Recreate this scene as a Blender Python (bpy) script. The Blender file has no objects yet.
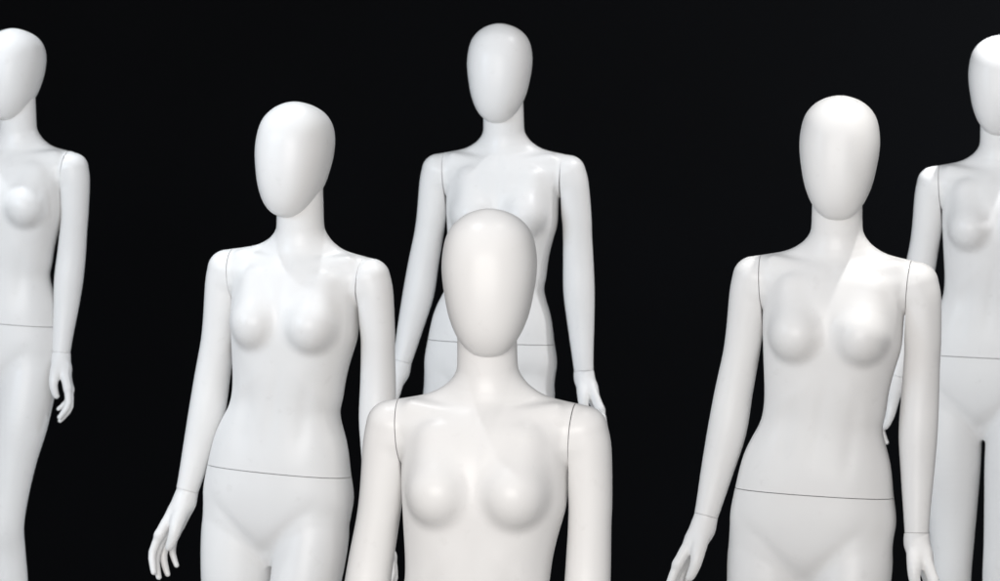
import bpy, bmesh, math, random
import numpy as np
from mathutils import Vector, Matrix

scene = bpy.context.scene
COL = scene.collection
R = math.radians

# ------------------------------------------------------------------ implicit surface tools
def smin(a, b, k):
    h = np.clip(.5 + .5 * (b - a) / k, 0, 1)
    return b * (1 - h) + a * h - k * h * (1 - h)

def smax(a, b, k):
    return -smin(-a, -b, k)

def catmull(pts, n):
    """smooth curve through rows of pts (any number of columns), n samples per span"""
    p = np.array(pts, float)
    p = np.vstack([2 * p[0] - p[1], p, 2 * p[-1] - p[-2]])
    out = []
    for i in range(1, len(p) - 2):
        for j in range(n):
            t = j / n
            a, b, c, d = p[i - 1], p[i], p[i + 1], p[i + 2]
            out.append(.5 * ((2 * b) + (-a + c) * t + (2 * a - 5 * b + 4 * c - d) * t * t + (-a + 3 * b - 3 * c + d) * t ** 3))
    out.append(p[-2])
    return np.array(out)

def chain(P, pts, n=5):
    """distance to a tapered tube through pts = [(x, y, z, r), ...]"""
    q = catmull(pts, n) if n > 1 else np.array(pts, float)
    best = None
    for a, b in zip(q[:-1], q[1:]):
        d = b[:3] - a[:3]
        t = np.clip(((P - a[:3]) @ d) / max(d @ d, 1e-12), 0, 1)
        e = P - (a[:3] + t[:, None] * d)
        v = np.sqrt((e * e).sum(1)) - (a[3] + t * (b[3] - a[3]))
        best = v if best is None else np.minimum(best, v)
    return best

def ellipsoid(P, c, r, M=None):
    q = P - np.array(c)
    if M is not None:
        q = q @ np.array(M)
    r = np.array(r)
    k0 = np.sqrt(((q / r) ** 2).sum(1))
    k1 = np.sqrt(((q / r ** 2) ** 2).sum(1)) + 1e-9
    return k0 * (k0 - 1) / k1

class Spline:
    """natural cubic through (z, value) stations"""
    def __init__(s, zs, vs):
        z = np.array(zs, float); v = np.array(vs, float)
        o = np.argsort(z); z = z[o]; v = v[o]
        n = len(z); h = np.diff(z)
        A = np.zeros((n, n)); B = np.zeros(n)
        A[0, 0] = A[-1, -1] = 1
        for i in range(1, n - 1):
            A[i, i - 1] = h[i - 1]; A[i, i] = 2 * (h[i - 1] + h[i]); A[i, i + 1] = h[i]
            B[i] = 3 * ((v[i + 1] - v[i]) / h[i] - (v[i] - v[i - 1]) / h[i - 1])
        c = np.linalg.solve(A, B)
        s.z, s.v, s.h, s.c = z, v, h, c
        s.b = np.diff(v) / h - h * (2 * c[:-1] + c[1:]) / 3
        s.d = np.diff(c) / (3 * h)
    def __call__(s, x):
        x = np.clip(x, s.z[0], s.z[-1])
        i = np.clip(np.searchsorted(s.z, x) - 1, 0, len(s.h) - 1)
        t = x - s.z[i]
        return s.v[i] + s.b[i] * t + s.c[i] * t * t + s.d[i] * t ** 3

def surface(f, lo, hi, h):
    """surface-nets mesh of f = 0, vertices pulled onto the surface"""
    lo = np.array(lo, float); hi = np.array(hi, float)
    n = np.ceil((hi - lo) / h).astype(int) + 1
    ax = [lo[i] + h * np.arange(n[i]) for i in range(3)]
    V = np.empty(n)
    for i in range(0, n[0], 8):
        g = np.stack(np.meshgrid(ax[0][i:i + 8], ax[1], ax[2], indexing='ij'), -1)
        V[i:i + 8] = f(g.reshape(-1, 3)).reshape(g.shape[:3])
    S = V < 0
    cn = n - 1
    acc = np.zeros(list(cn) + [3]); cnt = np.zeros(cn)
    base = np.stack(np.meshgrid(*[np.arange(c) for c in cn], indexing='ij'), -1)
    for axis in range(3):
        o1, o2 = [a for a in range(3) if a != axis]
        for u in (0, 1):
            for w in (0, 1):
                off = [0, 0, 0]; off[o1] = u; off[o2] = w
                off2 = list(off); off2[axis] = 1
                sl = tuple(slice(off[k], off[k] + cn[k]) for k in range(3))
                sl2 = tuple(slice(off2[k], off2[k] + cn[k]) for k in range(3))
                a, b = V[sl], V[sl2]
                m = S[sl] != S[sl2]
                t = np.where(m, a / np.where(m, a - b, 1), 0)
                p = base + np.array(off)
                p = p.astype(float); p[..., axis] += t
                acc += np.where(m[..., None], p, 0); cnt += m
    act = cnt > 0
    idx = -np.ones(cn, int); idx[act] = np.arange(act.sum())
    P = lo + h * (acc[act] / cnt[act][:, None])
    faces = []
    for axis in range(3):
        o1, o2 = [(1, 2), (2, 0), (0, 1)][axis]
        sa = [slice(1, n[k] - 1) for k in range(3)]; sb = list(sa)
        sa[axis] = slice(0, n[axis] - 1); sb[axis] = slice(1, n[axis])
        A_, B_ = S[tuple(sa)], S[tuple(sb)]
        m = np.argwhere(A_ != B_)
        if not len(m): continue
        ins = A_[tuple(m.T)]
        c = m.copy(); c[:, o1] += 1; c[:, o2] += 1       # grid coordinates (1-based on o1, o2)
        def cell(d1, d2):
            q = c.copy(); q[:, o1] += d1; q[:, o2] += d2
            return idx[tuple(q.T)]
        quad = np.stack([cell(-1, -1), cell(0, -1), cell(0, 0), cell(-1, 0)], 1)
        quad[~ins] = quad[~ins][:, ::-1]
        faces.append(quad)
    F = np.vstack(faces)
    e = h * .05
    for _ in range(4):
        v = f(P)
        g = np.stack([(f(P + d) - f(P - d)) / (2 * e) for d in np.eye(3) * e], 1)
        g2 = np.maximum((g * g).sum(1), .05)
        st = -(v / g2)[:, None] * g
        l = np.sqrt((st * st).sum(1)); s = np.minimum(1, .6 * h / np.maximum(l, 1e-9))
        P = P + st * s[:, None]
    return P, F

def bm_from(P, F):
    me = bpy.data.meshes.new('tmp')
    me.from_pydata(P.tolist(), [], F.tolist())
    bm = bmesh.new(); bm.from_mesh(me); bpy.data.meshes.remove(me)
    bmesh.ops.recalc_face_normals(bm, faces=bm.faces)
    return bm

def cut(bm, co, no, above=None):
    """remove the side the normal points to and close the cut"""
    geom = bm.verts[:] + bm.edges[:] + bm.faces[:]
    if above is not None:
        fs = [f for f in bm.faces if min(v.co.z for v in f.verts) > above]
        es = {e for f in fs for e in f.edges}; vs = {v for f in fs for v in f.verts}
        geom = list(vs) + list(es) + fs
    r = bmesh.ops.bisect_plane(bm, geom=geom, plane_co=co, plane_no=no, clear_outer=True, dist=1e-6)
    ed = [e for e in r['geom_cut'] if isinstance(e, bmesh.types.BMEdge) and e.is_boundary]
    if ed:
        bmesh.ops.holes_fill(bm, edges=ed, sides=0)

def keep_largest(bm):
    bm.verts.ensure_lookup_table()
    seen = set(); best = []
    for v in bm.verts:
        if v in seen: continue
        st = [v]; seen.add(v); comp = []
        while st:
            a = st.pop(); comp.append(a)
            for e in a.link_edges:
                b = e.other_vert(a)
                if b not in seen: seen.add(b); st.append(b)
        if len(comp) > len(best): best = comp
    keep = set(best)
    bmesh.ops.delete(bm, geom=[v for v in bm.verts if v not in keep], context='VERTS')

def link_mesh(name, bm, mat, parent=None):
    me = bpy.data.meshes.new(name); bm.to_mesh(me); bm.free()
    for p in me.polygons: p.use_smooth = True
    me.set_sharp_from_angle(angle=R(42))
    me.materials.append(mat)
    o = bpy.data.objects.new(name, me); COL.objects.link(o)
    if parent: o.parent = parent
    return o

# ------------------------------------------------------------------ materials
def nodes(name):
    m = bpy.data.materials.new(name); m.use_nodes = True
    nt = m.node_tree; nt.nodes.clear()
    out = nt.nodes.new('ShaderNodeOutputMaterial'); b = nt.nodes.new('ShaderNodeBsdfPrincipled')
    nt.links.new(b.outputs[0], out.inputs[0])
    return m, nt, b

def mannequin_paint():
    m, nt, b = nodes('satin_white_paint')
    tc = nt.nodes.new('ShaderNodeTexCoord')
    oi = nt.nodes.new('ShaderNodeObjectInfo')
    ad = nt.nodes.new('ShaderNodeVectorMath'); ad.operation = 'ADD'
    nt.links.new(tc.outputs['Object'], ad.inputs[0]); nt.links.new(oi.outputs['Location'], ad.inputs[1])
    n1 = nt.nodes.new('ShaderNodeTexNoise'); n1.inputs['Scale'].default_value = 5; n1.inputs['Detail'].default_value = 4
    nt.links.new(ad.outputs[0], n1.inputs['Vector'])
    cr = nt.nodes.new('ShaderNodeValToRGB')
    cr.color_ramp.elements[0].position = .3; cr.color_ramp.elements[0].color = (.775, .77, .765, 1)
    cr.color_ramp.elements[1].position = .7; cr.color_ramp.elements[1].color = (.81, .808, .80, 1)
    nt.links.new(n1.outputs['Fac'], cr.inputs[0])
    # faint scuffs
    n2 = nt.nodes.new('ShaderNodeTexNoise'); n2.inputs['Scale'].default_value = 38; n2.inputs['Detail'].default_value = 6
    nt.links.new(ad.outputs[0], n2.inputs['Vector'])
    c2 = nt.nodes.new('ShaderNodeValToRGB')
    c2.color_ramp.elements[0].position = .63; c2.color_ramp.elements[0].color = (0, 0, 0, 1)
    c2.color_ramp.elements[1].position = .73; c2.color_ramp.elements[1].color = (.17, .17, .17, 1)
    nt.links.new(n2.outputs['Fac'], c2.inputs[0])
    mx = nt.nodes.new('ShaderNodeMix'); mx.data_type = 'RGBA'
    nt.links.new(c2.outputs[0], mx.inputs[0]); nt.links.new(cr.outputs[0], mx.inputs[6]); mx.inputs[7].default_value = (.6, .585, .57, 1)
    nt.links.new(mx.outputs[2], b.inputs['Base Color'])
    rr = nt.nodes.new('ShaderNodeMapRange'); rr.inputs['To Min'].default_value = .34; rr.inputs['To Max'].default_value = .41
    nt.links.new(n1.outputs['Fac'], rr.inputs['Value']); nt.links.new(rr.outputs[0], b.inputs['Roughness']); b.inputs['Specular IOR Level'].default_value = .38
    n3 = nt.nodes.new('ShaderNodeTexNoise'); n3.inputs['Scale'].default_value = 420; n3.inputs['Detail'].default_value = 2
    nt.links.new(ad.outputs[0], n3.inputs['Vector'])
    bp = nt.nodes.new('ShaderNodeBump'); bp.inputs['Strength'].default_value = .03; bp.inputs['Distance'].default_value = .001
    nt.links.new(n3.outputs['Fac'], bp.inputs['Height']); nt.links.new(bp.outputs[0], b.inputs['Normal'])
    return m

def dark_cloth(name, c, rough, scale):
    m, nt, b = nodes(name)
    tc = nt.nodes.new('ShaderNodeTexCoord')
    n = nt.nodes.new('ShaderNodeTexNoise'); n.inputs['Scale'].default_value = scale; n.inputs['Detail'].default_value = 5
    nt.links.new(tc.outputs['Object'], n.inputs['Vector'])
    cr = nt.nodes.new('ShaderNodeValToRGB')
    cr.color_ramp.elements[0].position = .35; cr.color_ramp.elements[0].color = (c[0] * .8, c[1] * .8, c[2] * .8, 1)
    cr.color_ramp.elements[1].position = .7; cr.color_ramp.elements[1].color = (c[0] * 1.2, c[1] * 1.2, c[2] * 1.2, 1)
    nt.links.new(n.outputs['Fac'], cr.inputs[0]); nt.links.new(cr.outputs[0], b.inputs['Base Color'])
    b.inputs['Roughness'].default_value = rough
    b.inputs['Specular IOR Level'].default_value = .08
    return m

PAINT = mannequin_paint()

# ------------------------------------------------------------------ the mannequin (front faces -Y, 1.80 m tall)
HSH = -.033        # hips swing to one side of the chest

# torso stations: z, left edge, right edge, front, back
ST = [(1.50, -.105, .105, -.056, .066),
      (1.455, -.128, .128, -.074, .082),
      (1.41, -.134, .134, -.092, .090),
      (1.36, -.135, .132, -.100, .090),
      (1.32, -.133, .129, -.100, .086),
      (1.292, -.1316, .1215, -.097, .082),
      (1.227, -.1285, .107, -.092, .070),
      (1.19, -.131, .102, -.088, .064),
      (1.17, -.1365, .0985, -.087, .063),
      (1.151, -.146, .1010, -.087, .065),
      (1.114, -.1635, .1115, -.088, .073),
      (1.076, -.1740, .1185, -.090, .084),
      (1.039, -.1815, .1225, -.091, .096),
      (1.001, -.188, .128, -.092, .106),
      (.96, -.186, .124, -.090, .110),
      (.92, -.158, .092, -.082, .100),
      (.89, -.110, .034, -.066, .080),
      (.845, -.062, -.018, -.026, .045)]
_z = [s[0] for s in ST]
sL, sR, sF, sB = (Spline(_z, [s[i] for s in ST]) for i in (1, 2, 3, 4))
nS = Spline([1.5, 1.36, 1.17, 1.0, .845], [2.2, 2.35, 2.25, 2.3, 2.0])

def f_trunk(P):
    x, y, z = P.T
    l, r, fr, bk = sL(z), sR(z), sF(z), sB(z)
    cx, w = (l + r) / 2, (r - l) / 2
    d = np.where(y < 0, -fr, bk)
    n = nS(z)
    rho = ((np.abs(x - cx) / w) ** n + (np.abs(y) / d) ** n + 1e-9) ** (1 / n)
    v = (rho - 1) * np.minimum(w, d) * .95
    v = np.maximum(v, z - 1.50)
    return np.maximum(v, .845 - z)

NECK = [(0, .018, 1.45, .058), (0, .016, 1.50, .0550), (0, .012, 1.54, .0490), (0, .006, 1.60, .0475), (0, .004, 1.66, .045)]
def seam_x(z): return .1440 + .06 * (z - 1.49)
SEAM_N = Vector((1, 0, -.06)).normalized()

ARMP = {  # viewer-left arm swings outward, viewer-right arm hangs straight; x, y, z, r
    -1: [(-.157, .008, 1.448, .0395), (-.1635, .008, 1.415, .0385), (-.172, .009, 1.34, .0352), (-.1785, .011, 1.292, .0348), (-.190, .013, 1.227, .0362),
         (-.201, .010, 1.151, .0372), (-.2165, .002, 1.076, .0312), (-.230, -.010, 1.007, .0245), (-.240, -.018, .963, .0208)],
    1: [(.157, .008, 1.448, .0395), (.1645, .008, 1.415, .0385), (.1700, .010, 1.34, .0352), (.1695, .012, 1.292, .0346), (.1680, .014, 1.227, .0362),
        (.1670, .010, 1.16, .0370), (.1690, .002, 1.09, .0322), (.1715, -.010, 1.02, .0262), (.1745, -.020, .955, .0215)]}

def f_arm(P, s):
    Q = P.copy(); Q[:, 1] = (Q[:, 1] - .008) * .92 + .008
    return chain(Q, ARMP[s], 4)

def f_body(P, arm_fade, trunk_fade):
    """trunk, trapezius and arms in one skin; below the armpit either the arm or the trunk fades out"""
    x, y, z = P.T
    Q = np.stack([np.abs(x), y, z], 1)
    low = np.maximum(0, 1.43 - z) ** 2 * 9
    g = chain(Q, [(.0, .020, 1.476, .033), (.05, .018, 1.4785, .034), (.10, .012, 1.461, .0365), (.157, .008, 1.448, .0395)], 4)
    for s in (-1, 1):
        g = np.minimum(g, f_arm(P, s) + arm_fade * low)
    t = smax(f_trunk(P), z - 1.475, .03) + trunk_fade * low
    k = .030 * np.clip((z - 1.33) / .09, .05, 1)
    return smin(t, g, k)

def f_upper(P, arm_fade=1, trunk_fade=0):
    x, y, z = P.T
    v = f_body(P, arm_fade, trunk_fade)
    v = smin(v, chain(P, NECK, 3), .040)
    # breasts
    for s in (-1, 1):
        b = ellipsoid(P, (s * .0605, -.073, 1.347), (.0480, .053, .0500))
        u = chain(P, [(s * .0615, -.070, 1.362, .037), (s * .072, -.048, 1.430, .027)], 2)
        v = smin(v, smin(b, u, .04) + trunk_fade * np.maximum(0, 1.42 - z) + (0 if trunk_fade == 0 else .03), .015)
    # collar bones, breast bone hollow, belly furrow, rib arch
    Q = np.stack([np.abs(x), y, z], 1)
    v = smin(v, chain(Q, [(.018, -.040, 1.462, .006), (.06, -.032, 1.471, .006), (.115, -.019, 1.480, .006)], 3), .024)
    v = v + .0018 * np.exp(-(x / .014) ** 2 - ((y + .09) / .05) ** 2 - ((z - 1.40) / .06) ** 2)
    cx = np.interp(z, [1.04, 1.3], [HSH * .8, 0])
    v = v + .0022 * np.exp(-((x - cx) / .012) ** 2) * (y < 0) * np.clip((1.285 - z) / .06, 0, 1) * np.clip((z - 1.09) / .06, 0, 1)
    ax = np.abs(x - cx)
    v = v + .0020 * np.exp(-((ax - .062) / .016) ** 2) * (y < 0) * np.clip((1.26 - z) / .06, 0, 1) * np.clip((z - 1.06) / .06, 0, 1)
    v = v - .0014 * np.exp(-((z - (1.285 - .9 * ax)) / .018) ** 2) * (y < 0) * np.clip((ax - .02) / .03, 0, 1) * np.clip((.12 - ax) / .04, 0, 1)
    # notch at the throat
    v = v + .0015 * np.exp(-(x / .013) ** 2 - ((y + .055) / .03) ** 2 - ((z - 1.468) / .014) ** 2)
    # spine
    v = v + .006 * np.exp(-((x - cx) / .018) ** 2) * (y > 0) * np.clip((1.44 - z) / .1, 0, 1)
    return v

LEGP = {-1: [(-.112, .010, .965, .068), (-.1160, .004, .915, .0765), (-.1135, -.004, .80, .0740), (-.1085, -.006, .70, .0625), (-.1070, -.006, .60, .0525), (-.1075, -.006, .52, .0470), (-.1075, .010, .45, .0455),
             (-.1070, .020, .36, .0490), (-.1040, .024, .24, .0400), (-.0985, .020, .14, .0300), (-.0985, .016, .07, .0300)],
        1: [(.040, .006, .965, .068), (.0500, -.006, .915, .0750), (.043, -.030, .80, .0710), (.0320, -.046, .70, .0590), (.0230, -.056, .60, .0495), (.0170, -.058, .52, .0455), (.0160, -.040, .45, .0440),
            (.0150, -.026, .36, .0470), (.0150, -.014, .24, .0385), (.0160, -.008, .14, .0295), (.0160, -.008, .07, .0295)]}

def f_lower(P):
    x, y, z = P.T
    v = f_trunk(P)
    for s in (-1, 1):
        L = chain(P, LEGP[s], 7)
        hx = LEGP[s][0][0]
        but = ellipsoid(P, (hx - s * .008, .056, .945), (.068, .066, .085))
        L = smin(L, but, .03)
        a = LEGP[s][-1]
        foot = chain(P, [(a[0], a[1] + .028, .036, .030), (a[0], a[1] - .03, .045, .033), (a[0] + s * .006, a[1] - .11, .030, .034), (a[0] + s * .010, a[1] - .165, .018, .022)], 3)
        foot = np.maximum(foot, .002 - z)
        L = smin(L, foot, .03)
        v = smin(v, L, .012)
    # groin creases
    front = np.clip((.02 - y) / .03, 0, 1)
    for ex in (-.168, .092):
        a = np.array([HSH - .006, .880]); b = np.array([ex, 1.000])
        p = np.stack([x, z], 1); d = b - a
        t = np.clip(((p - a) @ d) / (d @ d), 0, 1)
        e = p - (a + t[:, None] * d)
        v = v + .0028 * np.exp(-(e * e).sum(1) / .013 ** 2) * front * np.clip((1.02 - t) / .6, 0, 1)
    return v

# head: half width and front / back reach by height
HT = 1.80; HH = .2365
_t = [0.0, .008, .03, .08, .165, .29, .39, .50, .60, .70, .79, .87, .93, .97, .993, 1.0]
_w = [.0, .205, .415, .665, .873, .978, 1.0, .973, .922, .855, .757, .628, .475, .308, .148, .0]
_fr = [.0, .014, .029, .052, .071, .083, .0865, .089, .090, .0895, .087, .0805, .070, .056, .034, .012]
_bk = [.0, .018, .038, .068, .092, .106, .104, .099, .090, .077, .059, .036, .014, -.003, -.010, -.012]
HW = .0762

def head_mesh():
    bm = bmesh.new(); NS, NR = 96, 90
    rows = []
    # parametrise by angle so the poles stay round
    ts = (1 - np.cos(np.linspace(0, math.pi, NR))) / 2
    def interp(tt, vv):
        # interpolate over the polar angle: smooth at both poles
        th = np.arccos(1 - 2 * np.array(_t)); s = Spline(th, vv)
        return s(np.arccos(np.clip(1 - 2 * tt, -1, 1)))
    w = np.maximum(interp(ts, _w), 0) * HW; fr = interp(ts, _fr); bk = interp(ts, _bk)
    for i, t in enumerate(ts):
        z = HT - HH * t
        if i == 0 or i == NR - 1:
            rows.append([bm.verts.new((0, -(fr[i] - bk[i]) / 2, z))]); continue
        cy = (bk[i] - fr[i]) / 2; d = (bk[i] + fr[i]) / 2
        row = []
        for j in range(NS):
            a = 2 * math.pi * j / NS
            c, s = math.cos(a), math.sin(a)
            n = 2.0 + (.38 * math.sin(math.pi * min(max(t, 0), 1)) if s < 0 else .1)
            rr = (abs(c) ** n + abs(s) ** n) ** (-1 / n)
            row.append(bm.verts.new((w[i] * rr * c, cy + max(d, .0005) * rr * s, z)))
        rows.append(row)
    for i in range(NR - 1):
        a, b = rows[i], rows[i + 1]
        for j in range(NS):
            k = (j + 1) % NS
            if len(a) == 1: bm.faces.new((a[0], b[j], b[k]))
            elif len(b) == 1: bm.faces.new((a[j], b[0], a[k]))
            else: bm.faces.new((a[j], b[j], b[k], a[k]))
    bmesh.ops.recalc_face_normals(bm, faces=bm.faces)
    return bm

# ---- hands
def hand_field(s):
    W = np.array(ARMP[s][-1][:3])
    out = 27 if s < 0 else 24
    d = np.array([s * math.sin(R(out)), -.10, -math.cos(R(out))]); d /= np.linalg.norm(d)
    r0 = np.array([s * .30, -1.0, 0.0]); r = r0 - d * (r0 @ d); r /= np.linalg.norm(r)
    n = np.cross(d, r); n = n if n[0] * s < 0 else -n            # palm looks at the thigh
    def L(a, b, c): return W + d * a + r * b + n * c
    def finger(base, lens, curls, spread, rad):
        p = L(*base); ang = 0; pts = [(*p, rad[0])]
        for l, c, q in zip(lens, curls, rad[1:]):
            ang += R(c)
            u = d * math.cos(ang) + n * math.sin(ang) + r * math.sin(R(spread)) * math.cos(ang)
            u = u / np.linalg.norm(u); p = p + u * l
            pts.append((*p, q))
        return pts
    cu = [(8, 26, 8), (11, 27, 10), (14, 28, 10), (17, 27, 10)] if s < 0 else [(12, 32, 8), (14, 33, 10), (17, 34, 10), (21, 34, 12)]
    F = [finger((.078, .0255, 0), (.040, .024, .018), cu[0], 2, (.0094, .0085, .0074, .0058)),
         finger((.082, .0085, -.002), (.043, .026, .019), cu[1], 1, (.0094, .0085, .0074, .0058)),
         finger((.078, -.0090, -.001), (.040, .025, .018), cu[2], -1, (.0090, .0081, .0071, .0056)),
         finger((.070, -.0245, .002), (.032, .020, .016), cu[3], -3, (.0082, .0073, .0064, .0052))]
    T = [(*L(.006, .010, .008), .0160), (*L(.036, .026, .022), .0145), (*L(.060, .030, .032), .0112), (*L(.082, .027, .034), .0092), (*L(.090, .025, .033), .0076)]
    M = [[(*L(.000, .006, 0), .0150), (*L(.040, .020, -.001), .0125), (*L(.080, .0270, 0), .0105)],
         [(*L(.000, .002, 0), .0155), (*L(.044, .006, -.003), .0120), (*L(.084, .0085, -.002), .0100)],
         [(*L(.000, -.004, 0), .0150), (*L(.042, -.009, -.001), .0125), (*L(.080, -.010, -.001), .0098)],
         [(*L(.000, -.008, 0), .0145), (*L(.040, -.021, .002), .0125), (*L(.072, -.0265, .002), .0090)]]
    q = ARMP[s]
    fore = [q[-3], q[-2], q[-1], (*L(.022, 0, 0), .0185)]
    def f(P):
        v = chain(P, fore, 4)
        Q = P.copy()
        pm = None
        for m in M:
            c = chain(P, m, 3); pm = c if pm is None else smin(pm, c, .010)
        v = smin(v, pm, .018)
        fg = None
        for g in F:
            c = chain(P, g, 2); fg = c if fg is None else smin(fg, c, .0022)
        v = smin(v, fg, .006)
        return smin(v, chain(P, T, 3), .008)
    allp = np.array([p[:3] for g in F + [T] for p in g] + [q[-3][:3]])
    return f, allp.min(0) - .025, allp.max(0) + .025

def build_mannequin():
    root = bpy.data.objects.new('mannequin', None); COL.objects.link(root)
    # torso
    bm = bm_from(*surface(f_upper, (-.25, -.17, 1.0), (.25, .13, 1.67), .0045))
    hipz, g = 1.040, .0007
    HN = Vector((.028, .06, 1)).normalized()
    cut(bm, (HSH, 0, hipz + g), -HN)
    for s in (-1, 1):
        n = Vector((s * SEAM_N.x, 0, SEAM_N.z))
        cut(bm, (s * (seam_x(1.49) - g), 0, 1.49), n, above=1.27)
    keep_largest(bm)
    torso = link_mesh('torso', bm, PAINT, root)
    # hips and legs
    bm = bm_from(*surface(f_lower, (-.23, -.27, -.01), (.17, .15, 1.09), .0055))
    cut(bm, (HSH, 0, hipz - g), HN)
    cut(bm, (0, 0, .002), (0, 0, -1))
    keep_largest(bm)
    link_mesh('hips_and_legs', bm, PAINT, root)
    # head
    hd = link_mesh('head', head_mesh(), PAINT, root)
    # arms and hands
    for s in (-1, 1):
        def fa(P, s=s):
            z = P[:, 2]
            return f_upper(P, 0, 1)
        x0, x1 = (-.30, -.10) if s < 0 else (.10, .25)
        bm = bm_from(*surface(fa, (x0, -.12, .93), (x1, .12, 1.54), .0045))
        n = Vector((-s * SEAM_N.x, 0, -SEAM_N.z))
        cut(bm, (s * (seam_x(1.49) + g), 0, 1.49), n)
        a, b = Vector(ARMP[s][-2][:3]), Vector(ARMP[s][-1][:3])
        ax = (b - a).normalized()
        wc = a.lerp(b, .42 if s < 0 else .72)
        cut(bm, wc - ax * .0003, ax)
        keep_largest(bm)
        arm = link_mesh('arm', bm, PAINT, root); arm['side'] = s
        f, lo, hi = hand_field(s)
        bm = bm_from(*surface(f, lo, hi, .0026))
        cut(bm, wc + ax * .0002, -ax)
        keep_largest(bm)
        link_mesh('hand', bm, PAINT, arm)
    return root, hd

def dup(root):
    def rec(o, par):
        c = o.copy(); COL.objects.link(c)
        if par: c.parent = par
        for ch in list(o.children):
            rec(ch, c)
        return c
    # children are read before the copies exist, so nothing is copied twice
    return rec(root, None)

proto, _ = build_mannequin()

# ------------------------------------------------------------------ camera
F_PX, PW, PH = 6380.0, 1000.0, 581.0
cam_h = 2.63
pitch = R(5.46)
cd = bpy.data.cameras.new('camera'); cam = bpy.data.objects.new('camera', cd); COL.objects.link(cam)
cd.sensor_width = 36; cd.lens = F_PX / PW * 36
cd.clip_end = 200; cd.clip_start = .5
cam.location = (0, 0, cam_h); cam.rotation_euler = (R(90) - pitch, 0, 0)
cd.dof.use_dof = True; cd.dof.focus_distance = 10.6; cd.dof.aperture_fstop = 30
scene.camera = cam

def project(p):
    q = cam_inv @ Vector(p)
    return PW / 2 + F_PX * q.x / -q.z, PH / 2 - F_PX * q.y / -q.z
bpy.context.view_layer.update()
cam_inv = cam.matrix_world.inverted()

def place(o, xc, ytop, head_px, yaw):
    """stand o on the floor so that its head top, head height and chest centre fall where measured"""
    Y, k, X = 10.0, 1.0, 0.0
    for _ in range(60):
        top = project((X, Y, 1.80 * k)); chin = project((X, Y - .02, (1.80 - HH) * k)); ch = project((X, Y, 1.47 * k))
        hp = chin[1] - top[1]
        Y *= hp / head_px if abs(hp - head_px) > .01 else 1
        X += (xc - ch[0]) * Y / F_PX
        k += (top[1] - ytop) * Y / F_PX / 1.8 * .7
    o.location = (X, Y, 0); o.rotation_euler = (0, 0, -R(yaw)); o.scale = (k, k, k)
    print('placed', o.name, round(X, 3), round(Y, 3), round(k, 4))

GROUP = 'white faceless display mannequins'
#        chest x, head top y, head px, yaw to the viewer's left, extra head yaw, label
FIGS = [(486, 208.5, 148.8, 11, -8, .3, .004, 0, -.7, 'foremost white faceless mannequin, warm white, its head in front of another mannequin'),
        (299, 101, 116.3, 19, 2, 1.7, -.014, -1.2, 2.3, 'white faceless mannequin turned aside, its outer hand hanging free, close behind the foremost one'),
        (835, 95, 125.2, 10, -4, 1.2, .002, 0, -.3, 'white faceless mannequin with a bright light patch on one breast, both wrist seams showing'),
        (503, 23.5, 100, 9, 1, 0, -.009, 1, 2.9, 'white faceless mannequin directly behind the foremost one, whose head hides its belly'),
        (1000, 35, 101, 10, 0, 0, 0, .5, 0, 'white faceless mannequin cut off by the right picture edge, gap between its thighs showing'),
        (17, 28, 92.3, 19, 8, 1.5, -.014, 0, -3.4, 'white faceless mannequin cut off by the left picture edge, one curled hand beside its thigh')]
for i, (xc, yt, hp, yaw, hy, roll, hx, al, ar, lab) in enumerate(FIGS):
    o = proto if i == 0 else dup(proto)
    place(o, xc, yt, hp, yaw)
    o.rotation_euler.y = R(roll); o.location.x -= 1.47 * math.sin(R(roll))
    for ch in o.children:
        if ch.name.startswith('head'):
            ch.rotation_euler = (0, 0, -R(hy)); ch.location.x = hx
        if ch.name.startswith('arm'):
            # each arm is turned a little differently in its socket
            s = ch['side']; pv = Vector((s * .150, .008, 1.448))
            M = Matrix.Rotation(-s * R(ar if s > 0 else al), 4, 'Y')
            ch.rotation_euler = M.to_euler(); ch.location = pv - M @ pv
    o['label'] = lab; o['category'] = 'mannequin'; o['group'] = GROUP

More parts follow.
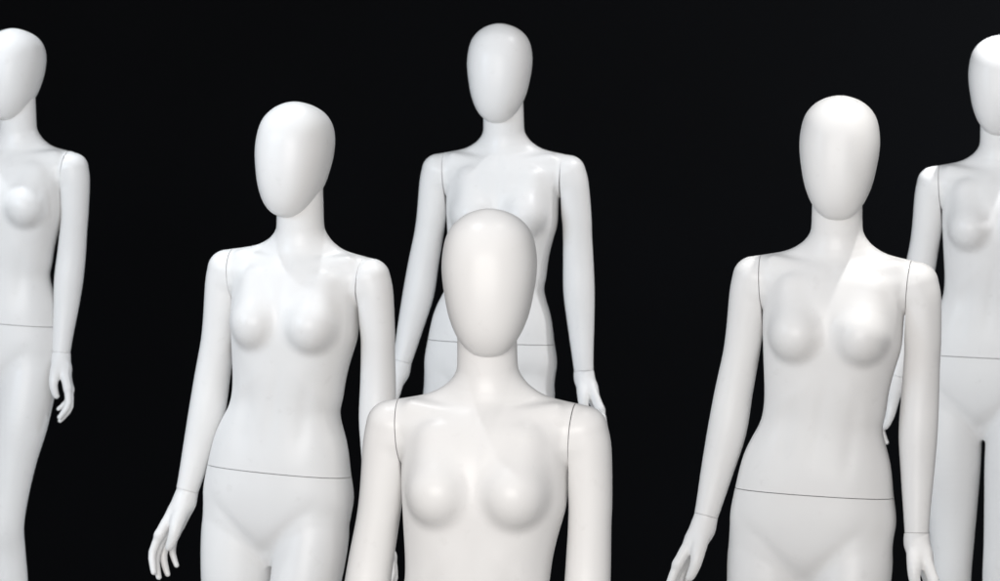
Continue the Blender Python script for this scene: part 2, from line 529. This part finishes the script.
# ------------------------------------------------------------------ setting
def sheet(name, verts, mat):
    bm = bmesh.new(); bm.faces.new([bm.verts.new(v) for v in verts])
    o = link_mesh(name, bm, mat); o['kind'] = 'structure'; return o
sheet('floor', [(-14, -6, 0), (14, -6, 0), (14, 18, 0), (-14, 18, 0)], dark_cloth('grey_floor', (.34, .335, .33), .6, 3))
sheet('backdrop', [(-14, 17.6, 0), (14, 17.6, 0), (14, 17.6, 9), (-14, 17.6, 9)], dark_cloth('black_backdrop', (.0006, .0007, .0011), .9, 2))

# ------------------------------------------------------------------ light
w = bpy.data.worlds.new('World'); scene.world = w; w.use_nodes = True
w.node_tree.nodes['Background'].inputs[0].default_value = (.97, .975, 1, 1)
w.node_tree.nodes['Background'].inputs[1].default_value = .39

def area(name, loc, target, size, power, color, size_y=None, spread=180):
    l = bpy.data.lights.new(name, 'AREA'); l.energy = power; l.color = color; l.size = size
    if size_y: l.shape = 'RECTANGLE'; l.size_y = size_y
    l.spread = R(spread)
    o = bpy.data.objects.new(name, l); COL.objects.link(o); o.location = loc
    o.rotation_euler = (Vector(target) - Vector(loc)).to_track_quat('-Z', 'Y').to_euler()
    return o
area('soft_light', (-2.0, -4, 4.6), (0, 14, 1.2), 11, 1600, (1, .962, .93), 4)
area('side_light', (-5.5, 9.5, 3.6), (-.4, 16, 1.3), 3, 34, (.72, .86, 1), 2, 70)
for p, t, e, c in (((1.55, 12.5, 4.5), (.70, 12.0, 1.4), 5.6, (1, .98, .95)),
                   ((-.02, 13.85, 4.5), (-.45, 13.2, 1.4), 3, (.93, .97, 1)),
                   ((-1.35, 13.0, 4.5), (-.45, 13.2, 1.4), 2.5, (.90, .95, 1)),
                   ((.85, 10.5, 4.5), (0, 10.3, 1.4), .6, (1, .98, .95)),
                   ((-.95, 10.5, 4.5), (0, 10.3, 1.4), 1.6, (.95, .97, 1)),
                   ((2.0, 15.2, 4.5), (1.2, 14.9, 1.4), 13, (.97, .98, 1)),
                   ((-1.9, 16.3, 4.5), (-1.2, 16.2, 1.4), 5, (.90, .95, 1))):
    area('ceiling_spot', p, t, .10, e, c, None, 50)
area('wall_light', (3.6, 16.6, 3.3), (2.0, 17.6, 1.5), .4, 60, (.85, .92, 1), None, 90)

scene.render.engine = 'CYCLES'
scene.view_settings.view_transform = 'Standard'
scene.view_settings.look = 'None'
scene.view_settings.exposure = .09
scene.view_settings.gamma = 1
